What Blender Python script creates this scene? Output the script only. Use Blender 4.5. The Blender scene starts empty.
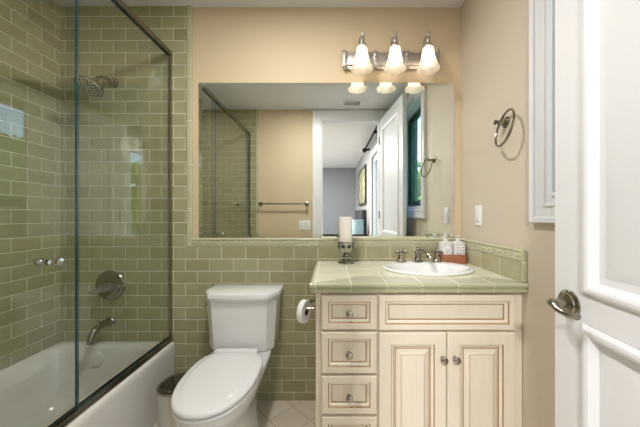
import bpy, bmesh, math, random
from mathutils import Vector, Matrix
random.seed(7)
PI = math.pi
scene = bpy.context.scene

# ------------------------------------------------------------------ camera, world, lights, exposure
CAM_Z = 1.148
CAM_D = 1.668
cam_d = bpy.data.cameras.new('camera')
cam = bpy.data.objects.new('camera', cam_d)
scene.collection.objects.link(cam)
cam.location = (0, -CAM_D, CAM_Z)
cam.rotation_euler = (PI/2, 0, 0)
cam_d.sensor_width = 36.0
cam_d.lens = 36.0*268/640
cam_d.shift_x = -10/640
cam_d.shift_y = 1.5/640
cam_d.clip_start = 0.01
cam_d.clip_end = 300
scene.camera = cam

world = bpy.data.worlds.new('world')
scene.world = world
world.use_nodes = True
wn = world.node_tree
wn.nodes.clear()
sky = wn.nodes.new('ShaderNodeTexSky')
sky.sky_type = 'NISHITA'
sky.sun_disc = False
sky.sun_elevation = math.radians(42)
sky.sun_rotation = math.radians(250)
sky.air_density = 1.0
sky.dust_density = 0.3
bg = wn.nodes.new('ShaderNodeBackground')
bg.inputs['Strength'].default_value = 0.6
wo = wn.nodes.new('ShaderNodeOutputWorld')
wn.links.new(sky.outputs[0], bg.inputs[0])
wn.links.new(bg.outputs[0], wo.inputs[0])

def area(name, loc, rot, sx, sy, power, col=(1, 1, 1), spread=None):
    l = bpy.data.lights.new(name, 'AREA')
    l.shape = 'RECTANGLE'; l.size = sx; l.size_y = sy; l.energy = power; l.color = col
    if spread: l.spread = spread
    o = bpy.data.objects.new(name, l)
    scene.collection.objects.link(o)
    o.location = loc; o.rotation_euler = rot
    return o
sun_d = bpy.data.lights.new('sun', 'SUN')
sun_d.energy = 5; sun_d.angle = 0.01; sun_d.color = (1, .95, .86)
sun = bpy.data.objects.new('sun', sun_d); scene.collection.objects.link(sun)
sun.rotation_euler = (math.radians(50), 0, math.radians(115))
sun.rotation_euler = Vector((-0.55, 0.62, 0.62)).to_track_quat('Z', 'Y').to_euler()
# daylight through the bathroom window (just outside the pane), and an added fill panel at the windowless bedroom wall
area('window_daylight', (1.25, -1.10, 1.95), (0, math.radians(112), PI), 0.9, 0.9, 14, (.93, .97, 1))
area('added_bedroom_fill', (-2.98, -4.0, 1.4), (0, math.radians(-90), 0), 1.8, 3.0, 45, (.97, .98, 1))
# unseen ceiling lamps, added to brighten the two rooms
area('added_bathroom_light', (-0.25, -0.84, 2.425), (0, 0, 0), 0.14, 0.14, 12, (1, .98, .95))
area('added_bedroom_light', (-0.50, -3.4, 2.425), (0, 0, 0), 0.3, 0.3, 78, (1, .985, .965))

vs = scene.view_settings
vs.view_transform = 'Standard'; vs.look = 'None'; vs.gamma = 1; vs.use_curve_mapping = False
vs.exposure = 0.7

# ------------------------------------------------------------------ materials
def lin(c):
    return tuple(((v/255)/12.92 if v/255 <= .04045 else ((v/255+.055)/1.055)**2.4) for v in c) + (1,)

class NT:
    def __init__(s, name):
        s.m = bpy.data.materials.new(name); s.m.use_nodes = True
        s.t = s.m.node_tree; s.t.nodes.clear()
        s.out = s.n('ShaderNodeOutputMaterial')
    def n(s, typ, **kw):
        nd = s.t.nodes.new(typ)
        for k, v in kw.items(): setattr(nd, k, v)
        return nd
    def l(s, a, b): s.t.links.new(a, b)
    def bsdf(s, col=(1, 1, 1, 1), rough=.5, metal=0., **kw):
        b = s.n('ShaderNodeBsdfPrincipled')
        b.inputs['Base Color'].default_value = col
        b.inputs['Roughness'].default_value = rough
        b.inputs['Metallic'].default_value = metal
        for k, v in kw.items(): b.inputs[k].default_value = v
        s.l(b.outputs[0], s.out.inputs[0])
        return b

def simple(name, rgb, rough=.5, metal=0., var=.05, nscale=6., bump=0., bscale=60., stretch=None, **kw):
    s = NT(name)
    c = lin(rgb)
    b = s.bsdf(c, rough, metal, **kw)
    tc = s.n('ShaderNodeTexCoord')
    nz = s.n('ShaderNodeTexNoise'); nz.inputs['Scale'].default_value = nscale; nz.inputs['Detail'].default_value = 4
    if stretch:
        mp = s.n('ShaderNodeMapping'); mp.inputs['Scale'].default_value = stretch
        s.l(tc.outputs['Object'], mp.inputs[0]); s.l(mp.outputs[0], nz.inputs['Vector'])
    else: s.l(tc.outputs['Object'], nz.inputs['Vector'])
    mx = s.n('ShaderNodeMix', data_type='RGBA')
    mx.inputs[6].default_value = tuple(v*(1-var) for v in c[:3])+(1,)
    mx.inputs[7].default_value = tuple(min(1, v*(1+var)) for v in c[:3])+(1,)
    s.l(nz.outputs['Fac'], mx.inputs[0]); s.l(mx.outputs[2], b.inputs['Base Color'])
    if bump:
        n2 = s.n('ShaderNodeTexNoise'); n2.inputs['Scale'].default_value = bscale; n2.inputs['Detail'].default_value = 3
        s.l(tc.outputs['Object'], n2.inputs['Vector'])
        bp = s.n('ShaderNodeBump'); bp.inputs['Strength'].default_value = bump; bp.inputs['Distance'].default_value = .002
        s.l(n2.outputs['Fac'], bp.inputs['Height']); s.l(bp.outputs[0], b.inputs['Normal'])
    return s.m

TW, TH = .1488, .0750
def tile_mat(name, c1, c2, grout, w, h, offset=.5, mortar=.0019, bev=.006, rough=.12, bumpd=.0015, rot=0., cloud=.12, wav=.25):
    s = NT(name)
    b = s.bsdf(rough=rough)
    uv = s.n('ShaderNodeUVMap', uv_map='UVMap')
    mp = s.n('ShaderNodeMapping'); mp.inputs['Rotation'].default_value = (0, 0, rot)
    s.l(uv.outputs[0], mp.inputs[0])
    def brick(ms, sm):
        k = s.n('ShaderNodeTexBrick')
        k.offset = offset; k.offset_frequency = 2; k.squash = 1
        k.inputs['Scale'].default_value = 1
        k.inputs['Brick Width'].default_value = w; k.inputs['Row Height'].default_value = h
        k.inputs['Mortar Size'].default_value = ms; k.inputs['Mortar Smooth'].default_value = sm
        k.inputs['Bias'].default_value = 0
        s.l(mp.outputs[0], k.inputs['Vector'])
        return k
    k = brick(mortar, .15)
    k.inputs['Color1'].default_value = lin(c1); k.inputs['Color2'].default_value = lin(c2)
    k.inputs['Mortar'].default_value = lin(grout)
    # clouding of the glaze
    nz = s.n('ShaderNodeTexNoise'); nz.inputs['Scale'].default_value = 14; nz.inputs['Detail'].default_value = 5
    s.l(mp.outputs[0], nz.inputs['Vector'])
    mr = s.n('ShaderNodeMapRange'); mr.inputs['To Min'].default_value = 1-cloud; mr.inputs['To Max'].default_value = 1+cloud
    s.l(nz.outputs['Fac'], mr.inputs['Value'])
    vm = s.n('ShaderNodeVectorMath', operation='SCALE')
    s.l(k.outputs['Color'], vm.inputs[0]); s.l(mr.outputs[0], vm.inputs['Scale'])
    s.l(vm.outputs[0], b.inputs['Base Color'])
    # roughness: glazed tile, matt grout
    r = s.n('ShaderNodeMapRange'); r.inputs['To Min'].default_value = rough; r.inputs['To Max'].default_value = .8
    s.l(k.outputs['Fac'], r.inputs['Value']); s.l(r.outputs[0], b.inputs['Roughness'])
    k2 = brick(bev, 1.)
    inv = s.n('ShaderNodeMath', operation='SUBTRACT'); inv.inputs[0].default_value = 1
    s.l(k2.outputs['Fac'], inv.inputs[1])
    n2 = s.n('ShaderNodeTexNoise'); n2.inputs['Scale'].default_value = 22; n2.inputs['Detail'].default_value = 1
    s.l(mp.outputs[0], n2.inputs['Vector'])
    ad = s.n('ShaderNodeMath', operation='MULTIPLY_ADD'); ad.inputs[1].default_value = wav
    s.l(n2.outputs['Fac'], ad.inputs[0]); s.l(inv.outputs[0], ad.inputs[2])
    bp = s.n('ShaderNodeBump'); bp.inputs['Strength'].default_value = 1.; bp.inputs['Distance'].default_value = bumpd
    s.l(ad.outputs[0], bp.inputs['Height']); s.l(bp.outputs[0], b.inputs['Normal'])
    return s.m

def glass_mat(name, tint, rough=0., ior=1.5):
    s = NT(name)
    tr = s.n('ShaderNodeBsdfTransparent'); tr.inputs[0].default_value = tint
    gl = s.n('ShaderNodeBsdfGlossy'); gl.inputs['Roughness'].default_value = rough
    fr = s.n('ShaderNodeFresnel')
    geo = s.n('ShaderNodeNewGeometry')      # same reflectance on both faces of the pane
    mr = s.n('ShaderNodeMapRange'); mr.inputs['To Min'].default_value = ior; mr.inputs['To Max'].default_value = 1/ior
    s.l(geo.outputs['Backfacing'], mr.inputs['Value']); s.l(mr.outputs[0], fr.inputs['IOR'])
    mx = s.n('ShaderNodeMixShader')
    s.l(fr.outputs[0], mx.inputs[0]); s.l(tr.outputs[0], mx.inputs[1]); s.l(gl.outputs[0], mx.inputs[2])
    s.l(mx.outputs[0], s.out.inputs[0])
    return s.m

def emis(name, rgb, strength):
    s = NT(name)
    e = s.n('ShaderNodeEmission'); e.inputs[0].default_value = lin(rgb); e.inputs[1].default_value = strength
    s.l(e.outputs[0], s.out.inputs[0])
    return s.m

M = {}
M['wall_tile'] = tile_mat('olive_subway_tile', (156, 152, 117), (170, 166, 131), (224, 219, 198), TW, TH)
M['counter_tile'] = tile_mat('pale_green_counter_tile', (220, 216, 192), (229, 225, 201), (238, 232, 214), .1465, .15, offset=0, mortar=.0016, bev=.004, rough=.10, bumpd=.0012)
M['shaded_edge_tile'] = tile_mat('shaded_green_edge_tile', (174, 174, 145), (185, 185, 156), (222, 218, 196), .1465, 5., offset=0, mortar=.0016, bev=.004, rough=.12, bumpd=.0012)  # darker tile colour carries the shade on the counter's front edge
M['trim_tile'] = tile_mat('green_trim_tile', (184, 181, 150), (195, 192, 162), (224, 219, 198), .298, 5., offset=0, mortar=.0013, bev=.003, rough=.15, bumpd=.001)
M['floor_tile'] = tile_mat('cream_floor_tile', (205, 193, 176), (214, 203, 187), (160, 145, 124), .162, .162, offset=0, mortar=.0018, bev=.004, rough=.3, bumpd=.0008, rot=PI/4, cloud=.06, wav=.05)
M['plaster'] = simple('beige_plaster', (211, 192, 160), .62, var=.025, nscale=2.5, bump=.15, bscale=220)
M['plaster_light'] = simple('pale_beige_plaster', (205, 193, 174), .62, var=.025, nscale=2.5, bump=.15, bscale=220)
M['ceiling'] = simple('white_ceiling', (222, 222, 224), .7, var=.02)
M['white_paint'] = simple('white_semigloss_paint', (226, 226, 228), .32, var=.015)
M['grey_wall'] = simple('grey_bedroom_paint', (138, 140, 146), .7, var=.03)
M['grey_wall2'] = simple('warm_grey_bedroom_paint', (150, 148, 148), .7, var=.03)
M['porcelain'] = simple('white_porcelain', (232, 232, 231), .08, var=.01)
M['porcelain'].node_tree.nodes['Principled BSDF'].inputs['Coat Weight'].default_value = .3
M['tub'] = simple('white_tub_enamel', (226, 222, 214), .14, var=.015)
M['nickel'] = simple('brushed_nickel', (172, 165, 154), .16, 1., var=.08, nscale=30)
M['dark_nickel'] = simple('dark_nickel', (150, 142, 132), .18, 1., var=.10, nscale=25)
M['old_silver'] = simple('antique_silver', (196, 190, 184), .38, 1., var=.22, nscale=70, bump=.4, bscale=160)
M['chrome'] = simple('chrome', (205, 205, 205), .07, 1., var=.02)
M['steel'] = simple('brushed_steel', (205, 203, 200), .33, 1., var=.05, nscale=40)
M['mirror'] = simple('mirror_silver', (238, 242, 238), .0, 1., var=0.)
M['shower_glass'] = glass_mat('shower_glass', (.968, .986, .974, 1))
M['glass_edge'] = simple('teal_glass_edge', (22, 78, 84), .12, var=.1)
M['window_glass'] = glass_mat('window_glass', (.97, .99, .98, 1))
M['tinted_glass'] = glass_mat('teal_tinted_glass', (.58, .78, .75, 1))
M['green_frame'] = simple('dark_green_window_frame', (38, 72, 62), .35, var=.05)
M['cream'] = simple('cream_cabinet_paint', (235, 225, 206), .38, var=.06, nscale=5, stretch=(14, 14, 1))
M['glaze'] = simple('brown_cabinet_glaze', (160, 128, 86), .45, var=.12, nscale=30)
M['groove'] = simple('shadowed_gap', (120, 96, 66), .6, var=.1)
M['wax'] = simple('ivory_wax', (242, 234, 226), .45, var=.02, **{'Subsurface Weight': .25, 'Subsurface Radius': (.02, .012, .008)})
M['mercury_glass'] = simple('smoky_mercury_glass', (165, 162, 155), .08, 1., var=.5, nscale=60)
M['black_plastic'] = simple('black_plastic', (24, 24, 25), .3, var=.05)
M['wicker'] = simple('copper_wicker', (178, 116, 88), .42, .25, var=.55, nscale=90, bump=1., bscale=260)
M['bottle'] = simple('milky_soap_bottle', (216, 214, 214), .18, var=.03)
M['label'] = simple('white_label', (238, 238, 238), .5, var=.02)
M['label_print'] = simple('grey_label_print', (120, 120, 130), .5)
M['clear_cap'] = simple('clear_plastic_pump', (225, 228, 230), .12, var=.02)
M['paper'] = simple('toilet_paper', (240, 240, 240), .85, var=.02, bump=.3, bscale=300)
M['cardboard'] = simple('dark_cardboard_core', (72, 56, 44), .8)
M['plate_white'] = simple('white_switch_plastic', (232, 232, 228), .3, var=.01)
M['bulb'] = emis('lit_bulb', (255, 247, 236), 5.)
M['candle_wick'] = simple('burnt_wick', (40, 34, 30), .8)
M['dark_fabric'] = simple('charcoal_fabric', (48, 49, 54), .9, var=.1, nscale=60)
M['shade_blue'] = simple('pale_blue_lampshade', (164, 192, 204), .8, var=.04, nscale=40)
M['dark_wood'] = simple('dark_wood', (60, 44, 34), .4, var=.2, nscale=12)
M['wood_floor'] = simple('bedroom_carpet', (150, 136, 118), .9, var=.08, nscale=40)
M['canvas'] = None
M['black_metal'] = simple('black_metal', (22, 20, 20), .35, .6, var=.05)
M['bed_linen'] = simple('white_bed_linen', (232, 230, 226), .85, var=.03)
M['leaf'] = simple('tree_leaves', (96, 132, 52), .55, var=.45, nscale=3.)
M['leaf2'] = simple('light_tree_leaves', (150, 172, 74), .55, var=.35, nscale=3.)
M['bark'] = simple('tree_bark', (88, 70, 54), .85, var=.25, nscale=20)
M['grass'] = simple('lawn_ground', (96, 116, 62), .9, var=.2, nscale=2)
M['vent_dark'] = simple('dark_vent_cavity', (60, 60, 62), .7)

def shade_glass():
    s = NT('frosted_alabaster_glass')
    tl = s.n('ShaderNodeBsdfTranslucent'); tl.inputs[0].default_value = lin((252, 247, 238))
    df = s.n('ShaderNodeBsdfDiffuse'); df.inputs[0].default_value = lin((250, 246, 238))
    gl = s.n('ShaderNodeBsdfGlossy'); gl.inputs['Roughness'].default_value = .15
    tr = s.n('ShaderNodeBsdfTransparent'); tr.inputs[0].default_value = lin((255, 248, 236))
    m1 = s.n('ShaderNodeMixShader'); m1.inputs[0].default_value = .45
    m2 = s.n('ShaderNodeMixShader'); m2.inputs[0].default_value = .42
    m3 = s.n('ShaderNodeMixShader'); m3.inputs[0].default_value = .05
    s.l(tl.outputs[0], m1.inputs[1]); s.l(df.outputs[0], m1.inputs[2])
    s.l(m1.outputs[0], m2.inputs[1]); s.l(tr.outputs[0], m2.inputs[2])
    s.l(m2.outputs[0], m3.inputs[1]); s.l(gl.outputs[0], m3.inputs[2])
    s.l(m3.outputs[0], s.out.inputs[0])
    return s.m
M['alabaster'] = shade_glass()

def canvas_mat():
    s = NT('painted_canvas')
    b = s.bsdf(rough=.8)
    tc = s.n('ShaderNodeTexCoord')
    nz = s.n('ShaderNodeTexNoise'); nz.inputs['Scale'].default_value = 3.2; nz.inputs['Detail'].default_value = 6; nz.inputs['Distortion'].default_value = 1.4
    s.l(tc.outputs['Object'], nz.inputs[0])
    r = s.n('ShaderNodeValToRGB')
    r.color_ramp.elements[0].position = .3; r.color_ramp.elements[0].color = lin((84, 94, 84))
    r.color_ramp.elements[1].position = .62; r.color_ramp.elements[1].color = lin((168, 162, 138))
    e = r.color_ramp.elements.new(.48); e.color = lin((120, 118, 88))
    s.l(nz.outputs['Fac'], r.inputs[0]); s.l(r.outputs[0], b.inputs['Base Color'])
    return s.m
M['canvas'] = canvas_mat()

# ------------------------------------------------------------------ mesh helpers
ORG = {}   # world origin of every built object
def tag(o, label, cat, group=None, kind=None):
    if label: o['label'] = label
    if cat: o['category'] = cat
    if group: o['group'] = group
    if kind: o['kind'] = kind
    return o
def thing(name, loc, label, cat, group=None):
    o = bpy.data.objects.new(name, None); scene.collection.objects.link(o)
    o.empty_display_size = .05
    o.location = loc; ORG[o.name] = Vector(loc)
    return tag(o, label, cat, group)
def uvbox(me, off):
    uvl = me.uv_layers.new(name='UVMap')
    ox, oy, oz = off
    for p in me.polygons:
        n = p.normal
        ax = max(range(3), key=lambda i: abs(n[i]))
        for li in p.loop_indices:
            v = me.vertices[me.loops[li].vertex_index].co
            if ax == 0: uv = (v.y+oy, v.z+oz)
            elif ax == 1: uv = (v.x+ox, v.z+oz)
            else: uv = (v.x+ox, v.y+oy)
            uvl.data[li].uv = uv
def obj(name, bm, mats, parent=None, smooth=False, uv=None, label=None, angle=35, kind=None, fix=True):
    """links bm (world coordinates) as ONE mesh object"""
    if not isinstance(mats, (list, tuple)): mats = [mats]
    if fix: bmesh.ops.recalc_face_normals(bm, faces=bm.faces)
    me = bpy.data.meshes.new(name)
    bm.to_mesh(me); bm.free()
    for m in mats: me.materials.append(M[m] if isinstance(m, str) else m)
    if smooth:
        for p in me.polygons: p.use_smooth = True
        try: me.set_sharp_from_angle(angle=math.radians(angle))
        except Exception: pass
    if uv is not None: uvbox(me, uv)
    xs = [v.co for v in me.vertices]
    c = Vector(((min(v.x for v in xs)+max(v.x for v in xs))/2, (min(v.y for v in xs)+max(v.y for v in xs))/2, min(v.z for v in xs)))
    me.transform(Matrix.Translation(-c))
    o = bpy.data.objects.new(name, me); scene.collection.objects.link(o)
    ORG[o.name] = c
    if parent is not None:
        o.parent = parent; o.location = c-ORG[parent.name]
    else:
        o.location = c
    if label: o['label'] = label
    if kind: o['kind'] = kind
    return o
def BM(): return bmesh.new()
def box(bm, x0, x1, y0, y1, z0, z1, mi=0, bevel=0, seg=2):
    r = bmesh.ops.create_cube(bm, size=1)
    vs_ = r['verts']
    for v in vs_:
        v.co = Vector(((x0+x1)/2+v.co.x*(x1-x0), (y0+y1)/2+v.co.y*(y1-y0), (z0+z1)/2+v.co.z*(z1-z0)))
    fs = {f for v in vs_ for f in v.link_faces}
    for f in fs: f.material_index = mi
    if bevel:
        es = list({e for v in vs_ for e in v.link_edges})
        rr = bmesh.ops.bevel(bm, geom=es, offset=bevel, segments=seg, affect='EDGES', profile=.5)
        for f in rr['faces']: f.material_index = mi
    return vs_
def frame_of(d):
    d = Vector(d).normalized()
    a = Vector((0, 0, 1)) if abs(d.z) < .9 else Vector((1, 0, 0))
    u = a.cross(d).normalized(); v = d.cross(u).normalized()
    return u, v, d
def skinrings(bm, rings, close=True, cap0=True, cap1=True, mi=0):
    vr = [[bm.verts.new(p) for p in r] for r in rings]
    n = len(vr[0])
    for a, b in zip(vr, vr[1:]):
        for i in range(n if close else n-1):
            j = (i+1) % n
            try: bm.faces.new((a[i], a[j], b[j], b[i])).material_index = mi
            except ValueError: pass
    if cap0: bm.faces.new(list(reversed(vr[0]))).material_index = mi
    if cap1: bm.faces.new(vr[-1]).material_index = mi
    return vr
def lathe(bm, org, axis, prof, n=28, mi=0, cap0=True, cap1=True, a0=0.):
    """prof: [(radius, distance along axis)]"""
    u, v, d = frame_of(axis); o = Vector(org)
    rings = []
    for r, h in prof:
        r = max(r, 1e-5)
        rings.append([o+d*h+(u*math.cos(a0+2*PI*i/n)+v*math.sin(a0+2*PI*i/n))*r for i in range(n)])
    skinrings(bm, rings, True, cap0, cap1, mi)
def tube(bm, pts, rad, n=12, mi=0, closed=False, flat=None):
    """rad: number or list; flat: (axis vector, factor) squash"""
    P = [Vector(p) for p in pts]
    R = rad if isinstance(rad, (list, tuple)) else [rad]*len(P)
    rings = []; pu = None
    N = len(P)
    for i in range(N):
        if closed: d = P[(i+1) % N]-P[i-1]
        else: d = P[min(i+1, N-1)]-P[max(i-1, 0)]
        d.normalize()
        if pu is None: u, v, _ = frame_of(d)
        else:
            u = (pu-d*pu.dot(d)).normalized(); v = d.cross(u)
        pu = u
        rings.append([P[i]+(u*math.cos(2*PI*k/n)+v*math.sin(2*PI*k/n))*R[i] for k in range(n)])
    if closed: rings.append(rings[0])
    if closed:
        vr = [[bm.verts.new(p) for p in r] for r in rings[:-1]]; vr.append(vr[0])
        for a, b in zip(vr, vr[1:]):
            for i in range(n):
                j = (i+1) % n
                bm.faces.new((a[i], a[j], b[j], b[i])).material_index = mi
    else: skinrings(bm, rings, True, True, True, mi)
def spline(pts, k=8):
    P = [Vector(p) for p in pts]; out = []
    for i in range(len(P)-1):
        p0 = P[max(i-1, 0)]; p1 = P[i]; p2 = P[i+1]; p3 = P[min(i+2, len(P)-1)]
        for s in range(k):
            t = s/k
            out.append(.5*((2*p1)+(-p0+p2)*t+(2*p0-5*p1+4*p2-p3)*t*t+(-p0+3*p1-3*p2+p3)*t**3))
    out.append(P[-1]); return out
def panel(bm, O, U, V, N, u0, u1, v0, v1, prof, base=0., back=None):
    """nested rectangular profile; prof: [(inset, height, material index of the ring leading to it)]"""
    O, U, V, N = Vector(O), Vector(U), Vector(V), Vector(N)
    def ring(ins, h):
        return [O+U*a+V*b+N*h for a, b in ((u0+ins, v0+ins), (u1-ins, v0+ins), (u1-ins, v1-ins), (u0+ins, v1-ins))]
    rr = []
    if back is not None: rr.append((ring(0, back), 0))
    for ins, h, mi in prof: rr.append((ring(ins, h), mi))
    prev = None
    for pts, mi in rr:
        vs_ = [bm.verts.new(p) for p in pts]
        if prev:
            for i in range(4):
                j = (i+1) % 4
                bm.faces.new((prev[i], prev[j], vs_[j], vs_[i])).material_index = mi
        prev = vs_
    bm.faces.new(prev).material_index = 0
    if back is not None:
        b = [bm.verts.new(p) for p in ring(0, back)]
        bm.faces.new(list(reversed(b))).material_index = 0
        bmesh.ops.remove_doubles(bm, verts=bm.verts, dist=1e-6)
def sq(a, e):  # signed power for superellipses
    return math.copysign(abs(a)**e, a)

# ------------------------------------------------------------------ dimensions
XL, XR = -1.676, .813      # left and right walls
YR = -1.640                # rear wall, bathroom face
ZC = 2.440
XG = -.985                 # fixed shower glass
UO = (0.818-TW/2+20*TW, 0.045-TW/2+20*TW, 21*TH-.952)      # brick phase of the tiles

# ------------------------------------------------------------------ the setting
def struct(name, bm, mats, uv=None, parent=None, **kw):
    o = obj(name, bm, mats, parent, uv=uv, **kw)
    if parent is None: o['kind'] = 'structure'
    return o
b = BM(); box(b, XL-.12, XR+.12, 0, .12, -.1, ZC+.1); wall_back = struct('wall_back', b, 'plaster')
# tile on the back wall: full height by the tub, wainscot to the right
b = BM()
box(b, XL, -.884, -.010, -.0005, 0, ZC)
box(b, -.884, XR, -.010, -.0005, 0, .953)
struct('tile_facing', b, 'wall_tile', UO, wall_back)
b = BM(); box(b, XL-.12, XL, YR-.12, .0, -.1, ZC+.1); wall_left = struct('wall_left', b, 'plaster')
b = BM(); box(b, XL+.0005, XL+.010, YR, -.010, 0, ZC); struct('tile_facing', b, 'wall_tile', UO, wall_left)
# right wall with the window opening
WY0, WY1, WZ0, WZ1 = -1.45, -.705, 1.215, 2.245
b = BM()
T = .15
box(b, XR, XR+T, -1.76, WY0, -.1, ZC+.1); box(b, XR, XR+T, WY1, .0, -.1, ZC+.1)
box(b, XR, XR+T, WY0, WY1, -.1, WZ0); box(b, XR, XR+T, WY0, WY1, WZ1, ZC+.1)
struct('wall_right', b, 'plaster_light')
# rear wall with the doorway (the photographer stands in it)
DX0, DX1, DZ = -.105, .615, 2.310
b = BM()
box(b, XL-.12, DX0-.005, YR-.11, YR, -.1, ZC+.1); box(b, DX1+.005, XR, YR-.11, YR, -.1, ZC+.1); box(b, DX0-.005, DX1+.005, YR-.11, YR, DZ+.005, ZC+.1)
wall_rear = struct('wall_rear', b, 'plaster')
b = BM(); box(b, XL+.01, -.905, YR+.0005, YR+.010, 0, ZC); struct('tile_facing', b, 'wall_tile', UO, wall_rear)
b = BM(); box(b, -.905, -.875, YR+.0005, YR+.016, 0, ZC, bevel=.004); struct('tile_edge', b, 'trim_tile', (0, 0, .05), wall_rear)
b = BM(); box(b, XL-.12, XR+.15, YR-.11, .12, -.1, 0)
struct('floor', b, 'floor_tile', (10*.162*math.sqrt(2)+.2242, 10*.162*math.sqrt(2)+.057+.057*0, 0))
b = BM(); box(b, XL-.12, XR+.15, YR-.11, .12, ZC, ZC+.1); struct('ceiling', b, 'ceiling')

# door casing and jamb
b = BM()
def casing_piece(x0, x1, z0, z1):
    box(b, x0, x1, YR+.0005, YR+.014, z0, z1, bevel=.003)
cw = .108
for (x0, x1, z0, z1) in ((DX0-cw, DX0, 0, ZC-.004), (DX1, DX1+cw, 0, ZC-.004), (DX0, DX1, DZ, ZC-.004)):
    casing_piece(x0, x1, z0, z1)
for (x0, x1, z0, z1) in ((DX0-cw, DX0-cw+.022, 0, ZC-.004), (DX1+cw-.022, DX1+cw, 0, ZC-.004), (DX0-cw, DX1+cw, ZC-.004-.022, ZC-.004)):
    box(b, x0, x1, YR+.012, YR+.020, z0, z1, bevel=.003)
box(b, DX0-.004, DX0+.012, YR-.112, YR+.006, 0, DZ); box(b, DX1-.012, DX1+.004, YR-.112, YR+.006, 0, DZ); box(b, DX0, DX1, YR-.112, YR+.006, DZ-.012, DZ+.004)
struct('trim_1', b, 'white_paint')

# chair rail: plain liner on top of a band with a vine in relief
def rail_bm(bm, P0, P1, nrm, z0, mi=0, trimstart=0., trimend=0.):
    P0, P1, N = Vector(P0), Vector(P1), Vector(nrm)
    L = (P1-P0).length; D = (P1-P0)/L
    prof = [(.000, 0), (.010, 0), (.014, .002), (.0155, .006), (.0145, .010), (.016, .013), (.016, .034), (.0145, .037), (.0175, .040), (.0205, .045), (.0175, .050), (.010, .0525), (0, .0525)]
    # refine band
    pr = []
    for (a, b_) in zip(prof, prof[1:]):
        k = 6 if a == (.016, .013) else 1
        for i in range(k): pr.append((a[0]+(b_[0]-a[0])*i/k, a[1]+(b_[1]-a[1])*i/k))
    pr.append(prof[-1])
    n = int(L/.005)
    rows = []
    for i in range(n+1):
        s = L*i/n; row = []
        for h, z in pr:
            hh = h
            if .013 < z < .034:
                w = (z-.0235)/.0105
                vine = math.exp(-((w-.55*math.sin(2*PI*s/.042))/.36)**2)
                leaf = max(0, math.sin(2*PI*s/.021+1.2))*math.exp(-((w+.5*math.sin(2*PI*s/.042))/.38)**2)
                hh = h-.003+.0065*max(vine, .8*leaf)
            row.append(bm.verts.new(P0+D*s+N*hh+Vector((0, 0, z0+z))))
        rows.append(row)
    for a, c in zip(rows, rows[1:]):
        for j in range(len(pr)-1): bm.faces.new((a[j], c[j], c[j+1], a[j+1]))
    bm.faces.new(rows[0]); bm.faces.new(list(reversed(rows[-1])))
b = BM(); rail_bm(b, (-.853, 0, 0), (XR, 0, 0), (0, -1, 0), .953)
struct('trim_2', b, 'trim_tile', (.06+3, 0, 1), smooth=True, angle=50)
# upright bullnose finishing the tub tile
b = BM(); box(b, -.884, -.853, -.018, -.0005, .9535, ZC, bevel=.006, seg=3)
o = obj('trim_3', b, tile_mat('green_upright_trim_tile', (184, 181, 150), (195, 192, 162), (224, 219, 198), 5., .270, offset=0, mortar=.0013, bev=.003, rough=.15, bumpd=.001), uv=(2.5, 0, .27*9-ZC+.17), kind='structure')
# tiled splash along the right wall
b = BM(); box(b, XR-.011, XR-.0005, -.555, -.010, .8665, .953); box(b, XR-.020, XR-.0005, -.568, -.550, .868, 1.001, bevel=.006, seg=3)
sp = struct('trim_4', b, tile_mat('green_splash_tile', (166, 164, 131), (178, 175, 142), (224, 219, 198), .1555, .0875, offset=0, mortar=.0016, bev=.005, rough=.12), (0, .557+.1555*4, .0875*3-.8655))
b = BM(); rail_bm(b, (XR, -.553, 0), (XR, -.02, 0), (-1, 0, 0), .953)
struct('cap_rail', b, 'trim_tile', (0, 3, 1), sp, smooth=True, angle=50)

# ------------------------------------------------------------------ window (right wall)
b = BM()
cwn = .100
for (y0, y1, z0, z1) in ((WY0-cwn, WY0, WZ0-cwn+.004, WZ1+cwn), (WY1, WY1+cwn, WZ0-cwn+.004, WZ1+cwn), (WY0, WY1, WZ1, WZ1+cwn), (WY0, WY1, WZ0-cwn+.004, WZ0)):
    box(b, XR-.016, XR-.0005, y0, y1, z0, z1, bevel=.003)
for k, (w0, w1, dp) in enumerate(((0, .022, .026), (.060, .072, .021))):
    a0, a1, c0, c1 = WY0-cwn+w0, WY1+cwn-w0, WZ0-cwn+.004+w0, WZ1+cwn-w0
    e0, e1, g0, g1 = WY0-cwn+w1, WY1+cwn-w1, WZ0-cwn+.004+w1, WZ1+cwn-w1
    for (y0, y1, z0, z1) in ((a0, e0, c0, c1), (e1, a1, c0, c1), (e0, e1, g1, c1), (e0, e1, c0, g0)):
        box(b, XR-dp, XR-.012, y0, y1, z0, z1, bevel=.003)
# jamb liners
box(b, XR-.004, XR+T, WY0-.001, WY0+.012, WZ0, WZ1); box(b, XR-.004, XR+T, WY1-.012, WY1+.001, WZ0, WZ1)
box(b, XR-.004, XR+T, WY0, WY1, WZ1-.012, WZ1+.001); box(b, XR-.022, XR+T, WY0, WY1, WZ0-.001, WZ0+.014, bevel=.003)
win = struct('window_1', b, 'white_paint')
FX0, FX1 = XR+.085, XR+.135
b = BM()
def rectframe(bm, x0, x1, y0, y1, z0, z1, w, mi=0):
    box(bm, x0, x1, y0, y0+w, z0, z1, mi, .003); box(bm, x0, x1, y1-w, y1, z0, z1, mi, .003)
    box(bm, x0, x1, y0+w, y1-w, z0, z0+w, mi, .003); box(bm, x0, x1, y0+w, y1-w, z1-w, z1, mi, .003)
rectframe(b, FX0, FX1, WY0+.012, WY1-.012, WZ0+.014, WZ1-.012, .035)
fr = struct('window_frame', b, 'green_frame', parent=win)
YM = -1.24
b = BM(); rectframe(b, FX0+.008, FX1-.008, YM-.01, WY1-.047, WZ0+.05, WZ1-.048, .030); s1 = struct('window_sash', b, 'green_frame', parent=win)
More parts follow.
